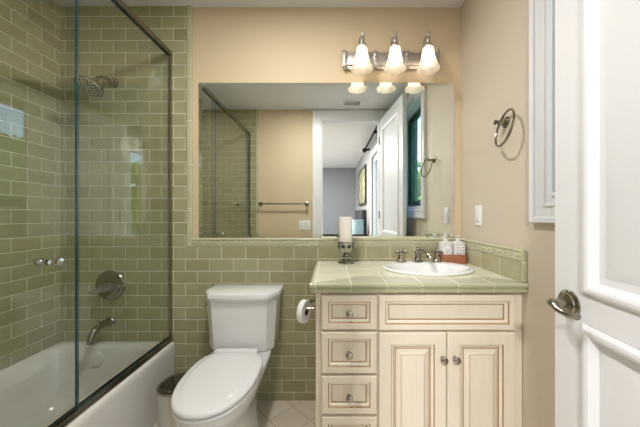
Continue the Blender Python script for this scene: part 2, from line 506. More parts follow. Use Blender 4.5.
b = BM(); box(b, FX0+.022, FX0+.028, YM+.015, WY1-.072, WZ0+.078, WZ1-.076); struct('window_pane', b, 'window_glass', parent=s1)
b = BM(); rectframe(b, FX0+.014, FX1-.002, WY0+.047, YM+.01, WZ0+.05, WZ1-.048, .040); s2 = struct('window_sash', b, 'green_frame', parent=win)
b = BM(); box(b, FX0+.030, FX0+.036, WY0+.08, YM-.02, WZ0+.085, WZ1-.083); struct('window_pane', b, 'tinted_glass', parent=s2)
# crank
b = BM(); box(b, FX0-.022, FX0+.001, -.86, -.80, WZ0+.014, WZ0+.034, bevel=.004)
tube(b, spline([(FX0-.015, -.83, WZ0+.034), (FX0-.035, -.845, WZ0+.046), (FX0-.045, -.90, WZ0+.044)]), .005)
lathe(b, (FX0-.045, -.905, WZ0+.036), (0, 0, 1), [(.004, 0), (.008, .006), (.008, .018), (.003, .022)], 12)
struct('window_crank', b, 'nickel', parent=win, smooth=True)

# ------------------------------------------------------------------ outdoors seen by reflection
b = BM(); box(b, XR+.30, 60, -40, 40, -.6, -.4); box(b, -60, XR+.30, .30, 40, -.6, -.4); g = struct('ground', b, 'grass')
def tree(x, y, h, r, mat, label):
    t = thing('tree', (x, y, -.4), label, 'tree')
    b = BM()
    tube(b, spline([(x, y, -.4), (x+.1, y+.05, h*.3), (x-.05, y, h*.6)]), [.16-.10*i/16 for i in range(17)], 8)
    obj('trunk', b, 'bark', t, smooth=True)
    b = BM(); rnd = random.Random(int(x*31+y*17))
    cl = [(x+rnd.uniform(-.6, .6)*r, y+rnd.uniform(-.8, .8)*r, h*(.25+.65*rnd.random()), r*rnd.uniform(.35, .6)) for _ in range(16)]
    for cx, cy, cz, cr in cl:
        for _ in range(150):
            d = Vector((rnd.gauss(0, 1), rnd.gauss(0, 1), rnd.gauss(0, 1))).normalized()*cr*rnd.uniform(.6, 1)
            p = Vector((cx, cy, cz))+d
            a = Vector((rnd.gauss(0, 1), rnd.gauss(0, 1), rnd.gauss(0, 1))).normalized(); c = a.orthogonal().normalized()
            s = rnd.uniform(.10, .2)
            v = [b.verts.new(p+a*s), b.verts.new(p+c*s*.5), b.verts.new(p-a*s), b.verts.new(p-c*s*.5)]
            b.faces.new(v)
    obj('foliage', b, mat, t, fix=False)
trees = [(6.5, -4.2, 3.7, 1.0, 'leaf', 'bright green leafy tree outside the bathroom window, nearest the white casing'),
         (12.5, -11.5, 4.4, 1.5, 'leaf2', 'yellow-green leafy tree seen through the tinted part of the window'),
         (5.3, -15.0, 4.4, 1.5, 'leaf', 'distant green tree in the narrow strip of open window in the mirror'),
         (8.0, -7.6, 3.9, 1.15, 'leaf', 'deep green tree between the two light green ones outside'),
         (6.8, -10.9, 3.8, 1.1, 'leaf2', 'light green tree beyond the bedroom patio door'),
         (13., -6.2, 4.6, 1.6, 'leaf2', 'pale tree standing furthest off behind the bright green one')]
for tr_ in trees: tree(*tr_)

# ------------------------------------------------------------------ bedroom behind the camera (seen in the mirror)
BX0, BX1, BY0, BY1 = -3.0, .70, -5.69, YR-.11
b = BM(); box(b, BX0-.1, BX1+.12, BY0-.1, BY0, -.1, ZC+.1); struct('wall_bedroom_far', b, 'grey_wall')
b = BM(); box(b, BX0-.1, BX0, BY0, BY1, -.1, ZC+.1); struct('wall_bedroom_left', b, 'grey_wall')
PY0, PY1, PZ = -2.80, -1.86, 2.10
b = BM(); box(b, BX1, BX1+.12, BY0, PY0, -.1, ZC+.1); box(b, BX1, BX1+.12, PY1, BY1+.0, -.1, ZC+.1); box(b, BX1, BX1+.12, PY0, PY1, PZ, ZC+.1)
struct('wall_bedroom_right', b, 'grey_wall2')
b = BM(); box(b, BX0-.1, XL-.12, BY1, BY1+.1, -.1, ZC+.1); struct('wall_bedroom_front', b, 'grey_wall')
b = BM(); box(b, BX0-.1, BX1+.12, BY0-.1, BY1, -.1, 0); struct('floor_bedroom', b, 'wood_floor')
b = BM(); box(b, BX0-.1, BX1+.12, BY0-.1, BY1, ZC, ZC+.1); struct('ceiling_bedroom', b, 'ceiling')
# patio door with glass
b = BM()
for (y0, y1, z0, z1) in ((PY0-.09, PY0, 0, PZ+.09), (PY1, PY1+.09, 0, PZ+.09), (PY0, PY1, PZ, PZ+.09)):
    box(b, BX1-.02, BX1-.0005, y0, y1, z0, z1, bevel=.003)
box(b, BX1+.02, BX1+.07, PY0, PY0+.09, 0, PZ); box(b, BX1+.02, BX1+.07, PY1-.09, PY1, 0, PZ)
box(b, BX1+.02, BX1+.07, PY0+.09, PY1-.09, PZ-.09, PZ); box(b, BX1+.02, BX1+.07, PY0+.09, PY1-.09, 0, .16)
pd = struct('door_2', b, 'white_paint')
b = BM(); box(b, BX1+.04, BX1+.046, PY0+.085, PY1-.085, .155, PZ-.085); struct('door_pane', b, 'window_glass', parent=pd)
# curtain rod
t = thing('curtain_rod', (BX1-.07, -2.6, 2.27), 'black curtain rod with ball finial above the glazed bedroom door', 'curtain rod')
b = BM(); tube(b, [(BX1-.075, -3.15, 2.32), (BX1-.075, -1.85, 2.32)], .016, 10); obj('rod', b, 'black_metal', t, smooth=True)
b = BM(); lathe(b, (BX1-.075, -3.14, 2.32), (0, -1, 0), [(.016, 0), (.04, .02), (.045, .045), (.03, .075), (.004, .085)], 14); obj('finial', b, 'black_metal', t, smooth=True)
for y in (-3.05, -2.05):
    b = BM(); box(b, BX1-.10, BX1-.0005, y-.012, y+.012, 2.28, 2.31, bevel=.003); obj('bracket', b, 'black_metal', t)
# picture
t = thing('wall_picture', (BX1-.03, -4.0, 1.43), 'framed muted green and cream painting on the bedroom wall', 'picture')
b = BM(); rectframe(b, BX1-.035, BX1-.0005, -4.60, -3.45, 1.36, 2.12, .035); obj('frame', b, 'dark_wood', t)
b = BM(); box(b, BX1-.025, BX1-.012, -4.57, -3.48, 1.39, 2.09); obj('canvas', b, 'canvas', t)
# bed
t = thing('bed', (-.35, -4.05, 0), 'bed with dark padded headboard and white bedding below the painting', 'bed')
b = BM(); box(b, BX1-.10, BX1-.01, -4.75, -3.45, 0, 1.25, bevel=.02); obj('headboard', b, 'dark_fabric', t, smooth=True)
b = BM(); box(b, -1.2, BX1-.10, -4.72, -3.48, .12, .32, bevel=.02)
for x_, y_ in ((-1.1, -4.6), (-1.1, -3.6), (.5, -4.6), (.5, -3.6)): box(b, x_-.03, x_+.03, y_-.03, y_+.03, 0, .13)
obj('bed_base', b, 'dark_fabric', t)
b = BM(); box(b, -1.2, BX1-.10, -4.72, -3.48, .32, .62, bevel=.06, seg=4); obj('mattress', b, 'bed_linen', t, smooth=True)
for y in (-4.40, -3.80):
    b = BM()
    rings = []
    for i in range(9):
        f = i/8; w = math.sin(PI*min(max(f, .03), .97))**.35
        rings.append([Vector((.42-.10*math.cos(2*PI*k/16)*w - .04*math.sin(2*PI*k/16)*0, y-.27+.54*f, .80+.17*w*math.sin(2*PI*k/16))) for k in range(16)])
    skinrings(b, rings); obj('pillow', b, 'bed_linen', t, smooth=True)
# nightstand and lamp
t = thing('nightstand', (.48, -3.28, 0), 'dark wooden nightstand under the blue table lamp', 'nightstand')
b = BM(); box(b, .28, .68, -3.42, -3.10, .08, .58, bevel=.005); obj('body', b, 'dark_wood', t)
b = BM(); box(b, .265, .695, -3.435, -3.085, .58, .605, bevel=.005); obj('top', b, 'dark_wood', t)
b = BM(); box(b, .30, .66, -3.098, -3.088, .33, .55, bevel=.003); dr = obj('drawer', b, 'dark_wood', t)
b = BM(); lathe(b, (.48, -3.088, .44), (0, 1, 0), [(.006, 0), (.006, .012), (.014, .02), (.004, .028)], 12); obj('knob', b, 'black_metal', dr, smooth=True)
for x_ in (.30, .66):
    for y_ in (-3.40, -3.12):
        b = BM(); box(b, x_-.016, x_+.016, y_-.016, y_+.016, 0, .08); obj('leg', b, 'dark_wood', t)
t = thing('table_lamp', (.50, -3.27, .605), 'table lamp with pale blue drum shade beside the bed', 'lamp')
b = BM(); lathe(b, (.50, -3.27, .605), (0, 0, 1), [(.06, 0), (.062, .01), (.03, .02), (.045, .06), (.05, .09), (.02, .13), (.010, .17), (.008, .26)], 20); obj('lamp_base', b, 'steel', t, smooth=True)
b = BM(); lathe(b, (.50, -3.27, .795), (0, 0, 1), [(.125, 0), (.115, .27), (.112, .27), (.122, 0)], 28, cap0=False, cap1=False); obj('lamp_shade', b, 'shade_blue', t, smooth=True)

# ------------------------------------------------------------------ bathroom door
F = Vector((.681, -.857, 0)); H = Vector((.606, -1.606, 0))
DU = (H-F).normalized(); DL = (H-F).length; DN = Vector((DU.y, -DU.x, 0))
if DN.x > 0: DN = -DN
UPZ = Vector((0, 0, 1))
def orient(bm, pts):   # box in the door frame: pts = s0,s1,n0,n1,z0,z1
    s0, s1, n0, n1, z0, z1 = pts
    r = bmesh.ops.create_cube(bm, size=1)
    for v in r['verts']:
        s = (s0+s1)/2+v.co.x*(s1-s0); n = (n0+n1)/2+v.co.y*(n1-n0); z = (z0+z1)/2+v.co.z*(z1-z0)
        v.co = F+DU*s+DN*n+UPZ*z
b = BM(); DT = 2.295
rects = [(.108, DL-.108, .944, DT-.125), (.108, DL-.108, .20, .855)]
# slab of stiles and rails around recessed panels
orient(b, (0, .108, -.035, 0, .012, DT)); orient(b, (DL-.108, DL, -.035, 0, .012, DT))
orient(b, (.108, DL-.108, -.035, 0, .012, .20)); orient(b, (.108, DL-.108, -.035, 0, .855, .944)); orient(b, (.108, DL-.108, -.035, 0, DT-.125, DT))
door = struct('door_1', b, 'white_paint')
for (u0, u1, v0, v1) in rects:
    b = BM()
    panel(b, F, DU, UPZ, DN, u0-.006, u1+.006, v0-.006, v1+.006,
          [(0, .001, 0), (.003, .006, 0), (.010, .0105, 0), (.018, .0115, 0), (.025, .009, 0), (.030, .002, 0), (.036, -.009, 0), (.052, -.010, 0), (.056, -.0085, 0), (.085, -.003, 0)])
    panel(b, F, DU, UPZ, -DN, u0-.006, u1+.006, v0-.006, v1+.006,
          [(0, .036, 0), (.003, .041, 0), (.010, .0455, 0), (.018, .0465, 0), (.025, .044, 0), (.030, .037, 0), (.036, .026, 0), (.052, .025, 0), (.056, .0265, 0), (.085, .032, 0)])
    struct('door_panel', b, 'white_paint', parent=door, smooth=True, angle=25, fix=False)
def door_handle(side):
    N = DN if side > 0 else -DN; off = 0 if side > 0 else .035
    s0, z0 = .056, .899
    C = F+DU*s0+UPZ*z0+N*off
    b = BM(); lathe(b, C, N, [(.038, 0), (.038, .004), (.034, .008), (.031, .009), (.029, .012), (.018, .015), (.013, .018), (.0115, .034), (.013, .048), (.010, .053)], 28)
    h = struct('door_handle', b, 'dark_nickel', parent=door, smooth=True)
    pts = spline([C+N*.046-DU*.004, C+N*.052+DU*.010+UPZ*.002, C+N*.052+DU*.032-UPZ*.008, C+N*.044+DU*.058-UPZ*.013, C+N*.042+DU*.082-UPZ*.008], 6)
    n = len(pts); b = BM(); tube(b, pts, [.0095+.0015*math.sin(PI*i/(n-1)*2.2)-.001*(i/(n-1)) for i in range(n)], 12)
    struct('door_lever', b, 'dark_nickel', parent=h, smooth=True)
door_handle(1); door_handle(-1)
b = BM()
for z in (.25, 1.15, 2.05):
    P = H+DN*.006; lathe(b, (P.x-.002, P.y-.004, z-.045), (0, 0, 1), [(.006, 0), (.006, .09)], 10)
struct('door_hinge', b, 'dark_nickel', parent=door, smooth=True)

# ------------------------------------------------------------------ bathtub
def rrect(cx, cy, hx, hy, r, z, n=8):
    pts = []
    for (sx, sy, a0) in ((1, 1, 0), (-1, 1, PI/2), (-1, -1, PI), (1, -1, 3*PI/2)):
        for i in range(n+1):
            a = a0+PI/2*i/n
            pts.append(Vector((cx+sx*(hx-r)+r*math.cos(a), cy+sy*(hy-r)+r*math.sin(a), z)))
    return pts
TY0, TY1 = YR+.012, -.0115
TX0, TX1 = XL+.0115, -.955
cx, cy, hx, hy = (TX0+TX1)/2, (TY0+TY1)/2, (TX1-TX0)/2, (TY1-TY0)/2
ZT = .372
b = BM()
icx, ihx = cx-.030, hx-.075; ihy = hy-.055
rings = [rrect(cx, cy, hx-.004, hy, .004, 0), rrect(cx, cy, hx-.004, hy, .004, ZT-.10), rrect(cx, cy, hx, hy, .008, ZT-.035),
         rrect(cx, cy, hx-.001, hy, .012, ZT-.014), rrect(cx, cy, hx-.006, hy-.002, .016, ZT-.004), rrect(cx, cy, hx-.014, hy-.008, .02, ZT),
         rrect(icx, cy, ihx+.010, ihy+.008, .10, ZT), rrect(icx, cy, ihx, ihy, .10, ZT-.006), rrect(icx, cy, ihx-.012, ihy-.012, .10, ZT-.03),
         rrect(icx, cy, ihx-.03, ihy-.035, .12, ZT-.16), rrect(icx, cy, ihx-.055, ihy-.07, .14, ZT-.28), rrect(icx, cy, ihx-.10, ihy-.12, .14, ZT-.325), rrect(icx, cy, ihx-.2, ihy-.3, .08, ZT-.335)]
skinrings(b, rings, cap0=False)
tub = obj('bathtub', b, 'tub', None, smooth=True, angle=40)
tag(tub, 'white built-in alcove bathtub behind the glass shower enclosure', 'bathtub')
b = BM(); lathe(b, (-1.375, -.083, .295), (0, -1, .18), [(.040, 0), (.042, .004), (.040, .010), (.030, .014), (.006, .016)], 28)
obj('overflow_plate', b, 'tub', tub, smooth=True)
b = BM(); lathe(b, (-1.345, -.40, ZT-.334), (0, 0, 1), [(.03, 0), (.03, .003), (.02, .004), (.004, .003)], 20)
obj('drain', b, 'nickel', tub, smooth=True)

# ------------------------------------------------------------------ shower enclosure
enc = thing('shower_enclosure', (-1.0, -.8, ZT), 'frameless-look glass tub enclosure with dark nickel rails and sliding panel', 'shower enclosure')
def glass_panel(name, x0, x1, y0, y1, z0, z1):
    b = BM(); box(b, x0, x1, y0, y1, z0, z1)
    for f in b.faces:
        if abs(f.normal.x) < .5: f.material_index = 1
    return obj(name, b, ['shower_glass', 'glass_edge'], enc)
ZG0, ZG1 = ZT+.022, 2.150
fixed = glass_panel('fixed_panel', XG, XG+.008, -.633, -.018, ZG0, ZG1-.02)
slide = glass_panel('sliding_panel', XG-.013, XG-.006, -1.600, -.610, ZG0, ZG1-.02)
# the sliding panel hangs a degree and a half out of line in its track
_p = Vector((slide.location.x, .99/2, 0)); _th = math.radians(1.45)
slide.rotation_euler.z = _th
slide.location.x += .495*math.sin(_th)
b = BM()   # bottom track, two channels
box(b, XG-.020, XG+.018, TY0, -.012, ZT+.0003, ZT+.010, bevel=.002)
for x0, x1 in ((XG+.010, XG+.014), (XG-.005, XG-.001), (XG-.018, XG-.014)): box(b, x0, x1, TY0, -.012, ZT+.008, ZT+.026, bevel=.0015)
obj('bottom_track', b, 'dark_nickel', enc)
b = BM()
box(b, XG-.017, XG+.012, TY0, -.012, ZG1-.003, ZG1+.003, bevel=.002); box(b, XG+.0085, XG+.012, TY0, -.012, ZG1-.024, ZG1+.002, bevel=.001); box(b, XG-.017, XG-.0135, TY0, -.012, ZG1-.024, ZG1+.002, bevel=.001)
obj('header_rail', b, 'dark_nickel', enc)
for (y0, y1) in ((-.030, -.011), (YR+.011, YR+.030)):
    b = BM(); box(b, XG-.012 if y0 < -1 else XG-.002, XG+.010, y0, y1, ZT+.005, ZG1, bevel=.002); obj('wall_channel', b, 'dark_nickel', enc)
KY, KZ = -.722, .981
for sgn in (1, -1):
    x0 = XG-.006 if sgn > 0 else XG-.013
    b = BM(); lathe(b, (x0, KY, KZ), (sgn, 0, 0), [(.011, 0), (.011, .004), (.007, .008), (.0075, .016), (.014, .022), (.017, .030), (.014, .038), (.004, .042)], 20)
    obj('knob', b, 'chrome', slide, smooth=True)
b = BM(); box(b, XG-.030, XG-.014, -1.36, -1.33, ZG1-.075, ZG1-.015, bevel=.003); tube(b, spline([(XG-.02, -1.345, ZG1-.06), (XG-.03, -1.345, ZG1-.09), (XG-.045, -1.345, ZG1-.06)]), .004); obj('roller_bracket', b, 'dark_nickel', enc, smooth=True)

# ------------------------------------------------------------------ shower fittings on the back wall
t = thing('shower_fixture', (-1.335, -.010, 1.96), 'nickel shower head on a bent arm high on the tiled wall', 'shower head')
b = BM(); lathe(b, (-1.335, -.0105, 1.965), (0, -1, 0), [(.030, 0), (.030, .004), (.018, .010), (.010, .012)], 24); obj('flange', b, 'dark_nickel', t, smooth=True)
b = BM(); tube(b, spline([(-1.335, -.012, 1.965), (-1.335, -.07, 1.965), (-1.335, -.115, 1.945), (-1.335, -.150, 1.905)]), .0105, 14); lathe(b, (-1.335, -.146, 1.91), (0, -.6, -.8), [(.014, 0), (.017, .008), (.017, .018), (.012, .026)], 18)
obj('arm', b, 'dark_nickel', t, smooth=True)
b = BM(); ax = Vector((0, -.5, -.85)).normalized(); S0 = Vector((-1.335, -.160, 1.895))
lathe(b, S0, ax, [(.012, 0), (.020, .010), (.052, .026), (.064, .034), (.066, .044), (.061, .048)], 32)
hd = obj('spray_head', b, 'dark_nickel', t, smooth=True)
b = BM(); u_, v_, _ = frame_of(ax); lathe(b, S0+ax*.0475, ax, [(.060, 0), (.058, .004), (.01, .0045)], 32)
for r, k in ((.018, 6), (.034, 12), (.050, 18)):
    for i in range(k):
        p = S0+ax*.051+(u_*math.cos(2*PI*i/k)+v_*math.sin(2*PI*i/k))*r
        lathe(b, p, ax, [(.0035, 0), (.0028, .005), (.001, .006)], 6, mi=1)
obj('nozzle_face', b, ['chrome', 'black_plastic'], hd, smooth=True)
t = thing('shower_valve', (-1.357, -.010, .714), 'round dark nickel shower valve with lever above the tub spout', 'valve')
b = BM(); lathe(b, (-1.357, -.0105, .714), (0, -1, 0), [(.091, 0), (.091, .004), (.086, .010), (.070, .014), (.066, .018), (.058, .021), (.034, .023), (.030, .040), (.026, .052), (.008, .056)], 40); obj('escutcheon', b, 'dark_nickel', t, smooth=True)
b = BM(); tube(b, spline([(-1.357, -.058, .714), (-1.385, -.068, .702), (-1.415, -.078, .690)]), [.010-.0003*i for i in range(17)], 12); lathe(b, (-1.413, -.0775, .691), (-.9, -.3, -.4), [(.006, 0), (.010, .005), (.008, .014), (.002, .018)], 12); obj('lever', b, 'dark_nickel', t, smooth=True)
t = thing('tub_spout', (-1.357, -.010, .488), 'curved nickel tub spout low on the tiled wall', 'spout')
b = BM(); lathe(b, (-1.357, -.0105, .490), (0, -1, 0), [(.030, 0), (.030, .005), (.024, .010), (.022, .016)], 24); obj('flange', b, 'dark_nickel', t, smooth=True)
b = BM(); pts = spline([(-1.357, -.02, .492), (-1.357, -.07, .494), (-1.357, -.125, .478), (-1.357, -.150, .440), (-1.357, -.153, .418)])
tube(b, pts, [.022-.0002*i for i in range(len(pts))], 16); obj('spout', b, 'dark_nickel', t, smooth=True)
b = BM(); lathe(b, (-1.357, -.1, .505), (0, 0, 1), [(.003, 0), (.003, .018), (.006, .022), (.006, .028), (.002, .031)], 10); obj('diverter_knob', b, 'dark_nickel', t, smooth=True)
t = thing('robe_hook', (-1.128, YR+.01, 1.27), 'small nickel hook on the tiled end wall seen in the mirror', 'hook')
b = BM(); lathe(b, (-1.128, YR+.0105, 1.27), (0, 1, 0), [(.02, 0), (.02, .004), (.008, .008), (.008, .03), (.014, .036), (.012, .044), (.003, .047)], 18); obj('post', b, 'dark_nickel', t, smooth=True)

# ------------------------------------------------------------------ mirror
b = BM()
mx0, mx1, mz0, mz1 = -.815, .772, 1.0065, 1.969
panel(b, (0, 0, 0), (1, 0, 0), (0, 0, 1), (0, -1, 0), mx0, mx1, mz0, mz1, [(0, .0045, 0), (.022, .0065, 0)], back=.0008)
mir = obj('wall_mirror', b, 'mirror'); tag(mir, 'large frameless wall mirror above the tiled ledge and vanity sink', 'mirror')

# ------------------------------------------------------------------ vanity light
vl = thing('vanity_light', (.373, -.01, 2.1), 'three-light antique silver bar fixture with lit alabaster bell shades', 'light fixture')
b = BM(); box(b, .085, .662, -.024, -.0006, 2.045, 2.148, bevel=.004); box(b, .085, .662, -.032, -.022, 2.062, 2.132, bevel=.006, seg=3)
obj('back_plate', b, 'old_silver', vl, smooth=True)
for x in (.092, .278, .468, .655):
    b = BM(); box(b, x-.013, x+.013, -.040, -.0008, 2.052, 2.150, bevel=.005); lathe(b, (x, -.028, 2.150), (0, 0, 1), [(.014, -.004), (.017, 0), (.010, .006), (.004, .008)], 14)
    for zz in (2.075, 2.100, 2.125): lathe(b, (x, -.038, zz), (0, -1, 0), [(.008, 0), (.008, .003), (.003, .006)], 12)
    lathe(b, (x, -.026, 2.053), (0, 0, -1), [(.014, -.004), (.016, .003), (.009, .010), (.003, .015)], 14)
    obj('pillar', b, 'old_silver', vl, smooth=True)
YS = -.128
for x in (.184, .374, .564):
    b = BM()
    pts = spline([(x, -.03, 2.095), (x, -.055, 2.125), (x, -.085, 2.158), (x, -.112, 2.168), (x, -.127, 2.150), (x, YS, 2.120)])
    n = len(pts); tube(b, pts, [.009+.009*math.sin(PI*i/(n-1))**2 for i in range(n)], 12)
    tube(b, spline([(x, -.100, 2.150), (x+.004, -.118, 2.178), (x+.006, -.128, 2.195), (x+.002, -.124, 2.205)]), [.016-.0006*i for i in range(25)], 8)
    lathe(b, (x, YS, 2.128), (0, 0, -1), [(.012, -.006), (.022, 0), (.026, .010), (.027, .018), (.025, .024)], 20)
    arm = obj('arm', b, 'old_silver', vl, smooth=True)
    b = BM()
    outer = [(.024, 2.116), (.030, 2.108), (.033, 2.085), (.037, 2.060), (.043, 2.035), (.052, 2.012), (.063, 1.992), (.066, 1.984)]
    u_, v_, _ = frame_of((0, 0, 1)); n = 48
    def ring(r, z, k):
        out = []
        for i in range(n):
            a = 2*PI*i/n; w = 1+.018*k*math.cos(8*a)
            out.append(Vector((x+r*w*math.cos(a), YS+r*w*math.sin(a), z-.002*k*math.cos(8*a))))
        return out
    rings = [ring(r, z, max(0, (2.03-z)/.045)) for r, z in outer]+[ring(r-.003, z+.0005, max(0, (2.03-z)/.045)) for r, z in reversed(outer)]
    skinrings(b, rings, cap0=False, cap1=False)
    obj('lamp_shade', b, 'alabaster', vl, smooth=True, angle=60)
    b = BM(); lathe(b, (x, YS, 2.100), (0, 0, -1), [(.012, 0), (.013, .018), (.020, .032), (.026, .050), (.0265, .066), (.021, .082), (.011, .090), (.002, .093)], 20)
    obj('bulb', b, 'bulb', vl, smooth=True)

# ------------------------------------------------------------------ towel ring (right wall)
t = thing('towel_ring', (XR, -.43, 1.576), 'nickel towel ring on the beige wall above the light switch', 'towel ring')
b = BM(); lathe(b, (XR-.0003, -.43, 1.576), (-1, 0, 0), [(.026, 0), (.026, .004), (.020, .009), (.011, .013), (.0085, .030), (.009, .042), (.012, .048), (.011, .052), (.003, .055)], 24)
obj('post', b, 'dark_nickel', t, smooth=True)
b = BM(); pts = []
for i in range(48):
    a = 2*PI*i/48; dy, dz = .075*math.cos(a), .078*math.sin(a)
    pts.append((.770+.22*dz+.16*dy, -.484+dy, 1.532+dz))
tube(b, pts, .0050, 10, closed=True); obj('ring', b, 'dark_nickel', t, smooth=True)
# light switch
t = thing('light_switch', (XR, -.206, 1.09), 'white rocker switch plate on the right wall above the tiled splash', 'light switch')
b = BM(); box(b, XR-.006, XR-.0004, -.241, -.171, 1.088, 1.200, bevel=.003); obj('plate', b, 'plate_white', t, smooth=True)
b = BM(); box(b, XR-.010, XR-.005, -.223, -.189, 1.111, 1.177, bevel=.002); obj('rocker', b, 'plate_white', t, smooth=True)
# rear wall: towel bar, outlet; ceiling: vent
t = thing('towel_bar', (-.55, YR+.03, 1.283), 'nickel towel bar on the beige wall beside the doorway casing', 'towel bar')
for x in (-.845, -.285):
    b = BM(); lathe(b, (x, YR+.0004, 1.283), (0, 1, 0), [(.026, 0), (.026, .005), (.012, .012), (.010, .045), (.018, .052), (.018, .074), (.006, .080)], 20); obj('bracket', b, 'dark_nickel', t, smooth=True)
b = BM(); tube(b, [(-.845, YR+.063, 1.283), (-.285, YR+.063, 1.283)], .0085, 14); obj('bar', b, 'nickel', t, smooth=True)
t = thing('wall_outlet', (-.31, YR, 1.0), 'white double-gang outlet plate on the rear wall below the towel bar', 'outlet')
b = BM(); box(b, -.382, -.240, YR+.0004, YR+.006, .965, 1.082, bevel=.003); obj('plate', b, 'plate_white', t, smooth=True)
for x in (-.347, -.275):
    b = BM(); box(b, x-.018, x+.018, YR+.005, YR+.009, .985, 1.060, bevel=.002)
    for z in (1.005, 1.038): box(b, x-.007, x-.005, YR+.0085, YR+.0093, z, z+.010, 1); box(b, x+.005, x+.007, YR+.0085, YR+.0093, z, z+.010, 1)
    obj('socket', b, ['plate_white', 'vent_dark'], t)
t = thing('ceiling_vent', (.25, -1.425, ZC), 'white slotted exhaust vent in the bathroom ceiling', 'vent')
b = BM(); rectframe2 = [(.145, .365, -1.495, -1.475), (.145, .365, -1.365, -1.345), (.145, .165, -1.475, -1.365), (.345, .365, -1.475, -1.365)]
for x0, x1, y0, y1 in rectframe2: box(b, x0, x1, y0, y1, ZC-.012, ZC-.0005, bevel=.002)
obj('frame', b, 'white_paint', t)
b = BM(); box(b, .16, .35, -1.48, -1.36, ZC-.003, ZC-.0006); obj('backing', b, 'vent_dark', t)
for i in range(6):
    y = -1.462+i*.0168; b = BM(); box(b, .163, .347, y-.0022, y+.0022, ZC-.0050, ZC-.0028); obj('louvre', b, 'white_paint', t)
for nm, x, y, r, lb in (('added_ceiling_light', -.25, -.84, .11, 'round ceiling disc added with the unseen fill lamp over the bathroom floor'), ('added_ceiling_light', -.50, -3.4, .23, 'round ceiling disc added with the unseen fill lamp in the bedroom')):  # out-of-view fixtures added to go with the fill lamps
    b = BM(); lathe(b, (x, y, ZC-.0005), (0, 0, -1), [(r, 0), (r, .004), (r-.012, .006), (r-.016, .001)], 32, cap1=True); o = obj(nm, b, 'white_paint', smooth=True); tag(o, lb, 'added ceiling light')

# ------------------------------------------------------------------ vanity cabinet
CY = -.536          # face frame
van = thing('vanity_cabinet', (.376, -.27, 0), 'cream glazed vanity cabinet with four drawers and two panelled doors', 'cabinet')
b = BM()
CX0, CX1 = -.060, XR-.002
box(b, CX0, CX0+.018, CY+.018, -.012, .0, .822)                  # side panel
box(b, CX1-.018, CX1, CY+.018, -.012, .0, .822); box(b, CX0+.018, CX1-.018, -.03, -.012, .0, .822); box(b, CX0+.018, CX1-.018, CY+.018, -.03, .09, .108)
box(b, CX0, CX1, CY+.06, CY+.075, 0, .10)                        # toe kick
obj('body', b, 'cream', van)
b = BM()
for (x0, x1, z0, z1) in ((CX0, -.028, .10, .822), (.190, .208, .10, .822), (.762, CX1, .10, .822), (-.028, .190, .805, .822), (.208, .762, .805, .822),
                         (-.028, .762, .10, .145), (-.028, .190, .655, .680), (-.028, .190, .474, .496), (-.028, .190, .300, .326), (.208, .762, .655, .680)):
    box(b, x0, x1, CY, CY+.018, z0, z1)
obj('face_frame', b, 'cream', van)
front = [(0, .015, 0), (.003, .019, 0), (.0045, .020, 0), (.028, .020, 0), (.0315, .0150, 1), (.037, .0150, 0), (.042, .0095, 0), (.0460, .0060, 1), (.0475, .0060, 0)]
dfront = [(0, .015, 0), (.003, .019, 0), (.0045, .020, 0), (.050, .020, 0), (.0530, .0150, 1), (.046, .0150, 0), (.063, .0095, 0), (.0670, .0060, 1), (.070, .0060, 0), (.0725, .0080, 1), (.092, .0165, 0), (.0940, .0180, 1)]
wfront = [(0, .015, 0), (.003, .019, 0), (.0045, .020, 0), (.026, .020, 0), (.0290, .0150, 1), (.034, .0150, 0), (.041, .0095, 0), (.0450, .0060, 1), (.0470, .0060, 0)]
def knob(par, x, z):
    b = BM(); lathe(b, (x, CY-.0198, z), (0, -1, 0), [(.0085, 0), (.0085, .002), (.005, .005), (.0055, .012), (.012, .017), (.0155, .022), (.0145, .028), (.008, .032), (.002, .033)], 24)
    obj('knob', b, 'nickel', par, smooth=True)
O_ = (0, CY-.0005, 0); NX = (0, -1, 0)
for (z0, z1) in ((.6715, .8155), (.4885, .6620), (.3195, .4800), (.150, .3100)):
    b = BM(); panel(b, O_, (1, 0, 0), UPZ, NX, -.036, .1955, z0, z1, front, back=0)
    d = obj('drawer', b, ['cream', 'glaze'], van); knob(d, .0797, (z0+z1)/2)
b = BM(); panel(b, O_, (1, 0, 0), UPZ, NX, .2030, .7705, .6680, .8155, wfront, back=0); obj('false_front', b, ['cream', 'glaze'], van)
for (x0, x1, kx) in ((.2030, .4845, .466), (.4880, .7705, .5165)):
    b = BM(); panel(b, O_, (1, 0, 0), UPZ, NX, x0, x1, .150, .6600, dfront, back=0)
    d = obj('door', b, ['cream', 'glaze'], van); knob(d, kx, .556)

# ------------------------------------------------------------------ countertop with bowl cut-out
SX, SY, SA, SB = .507, -.262, .232, .180
X0, X1, Y0, Y1, ZCT = -.072, XR-.001, -.560, -.0115, .866
N = 96
def rectpt(a, x0, x1, y0, y1):
    # ray from sink centre at angle a to the rectangle
    dx, dy = math.cos(a), math.sin(a); ts = []
    if dx > 1e-9: ts.append((x1-SX)/dx)
    if dx < -1e-9: ts.append((x0-SX)/dx)
    if dy > 1e-9: ts.append((y1-SY)/dy)
    if dy < -1e-9: ts.append((y0-SY)/dy)
    t_ = min(ts); return SX+dx*t_, SY+dy*t_
angs = sorted(set([2*PI*i/N for i in range(N)]+[math.atan2(y-SY, x-SX) % (2*PI) for x in (X0, X1) for y in (Y0, Y1)]))
b = BM()
def crow(off, z):
    out = []
    for a in angs:
        x, y = rectpt(a, X0, X1, Y0, Y1)
        if abs(x-X0) < 1e-6: x -= off
        if abs(y-Y0) < 1e-6: y -= off
        out.append(Vector((x, y, z)))
    return out
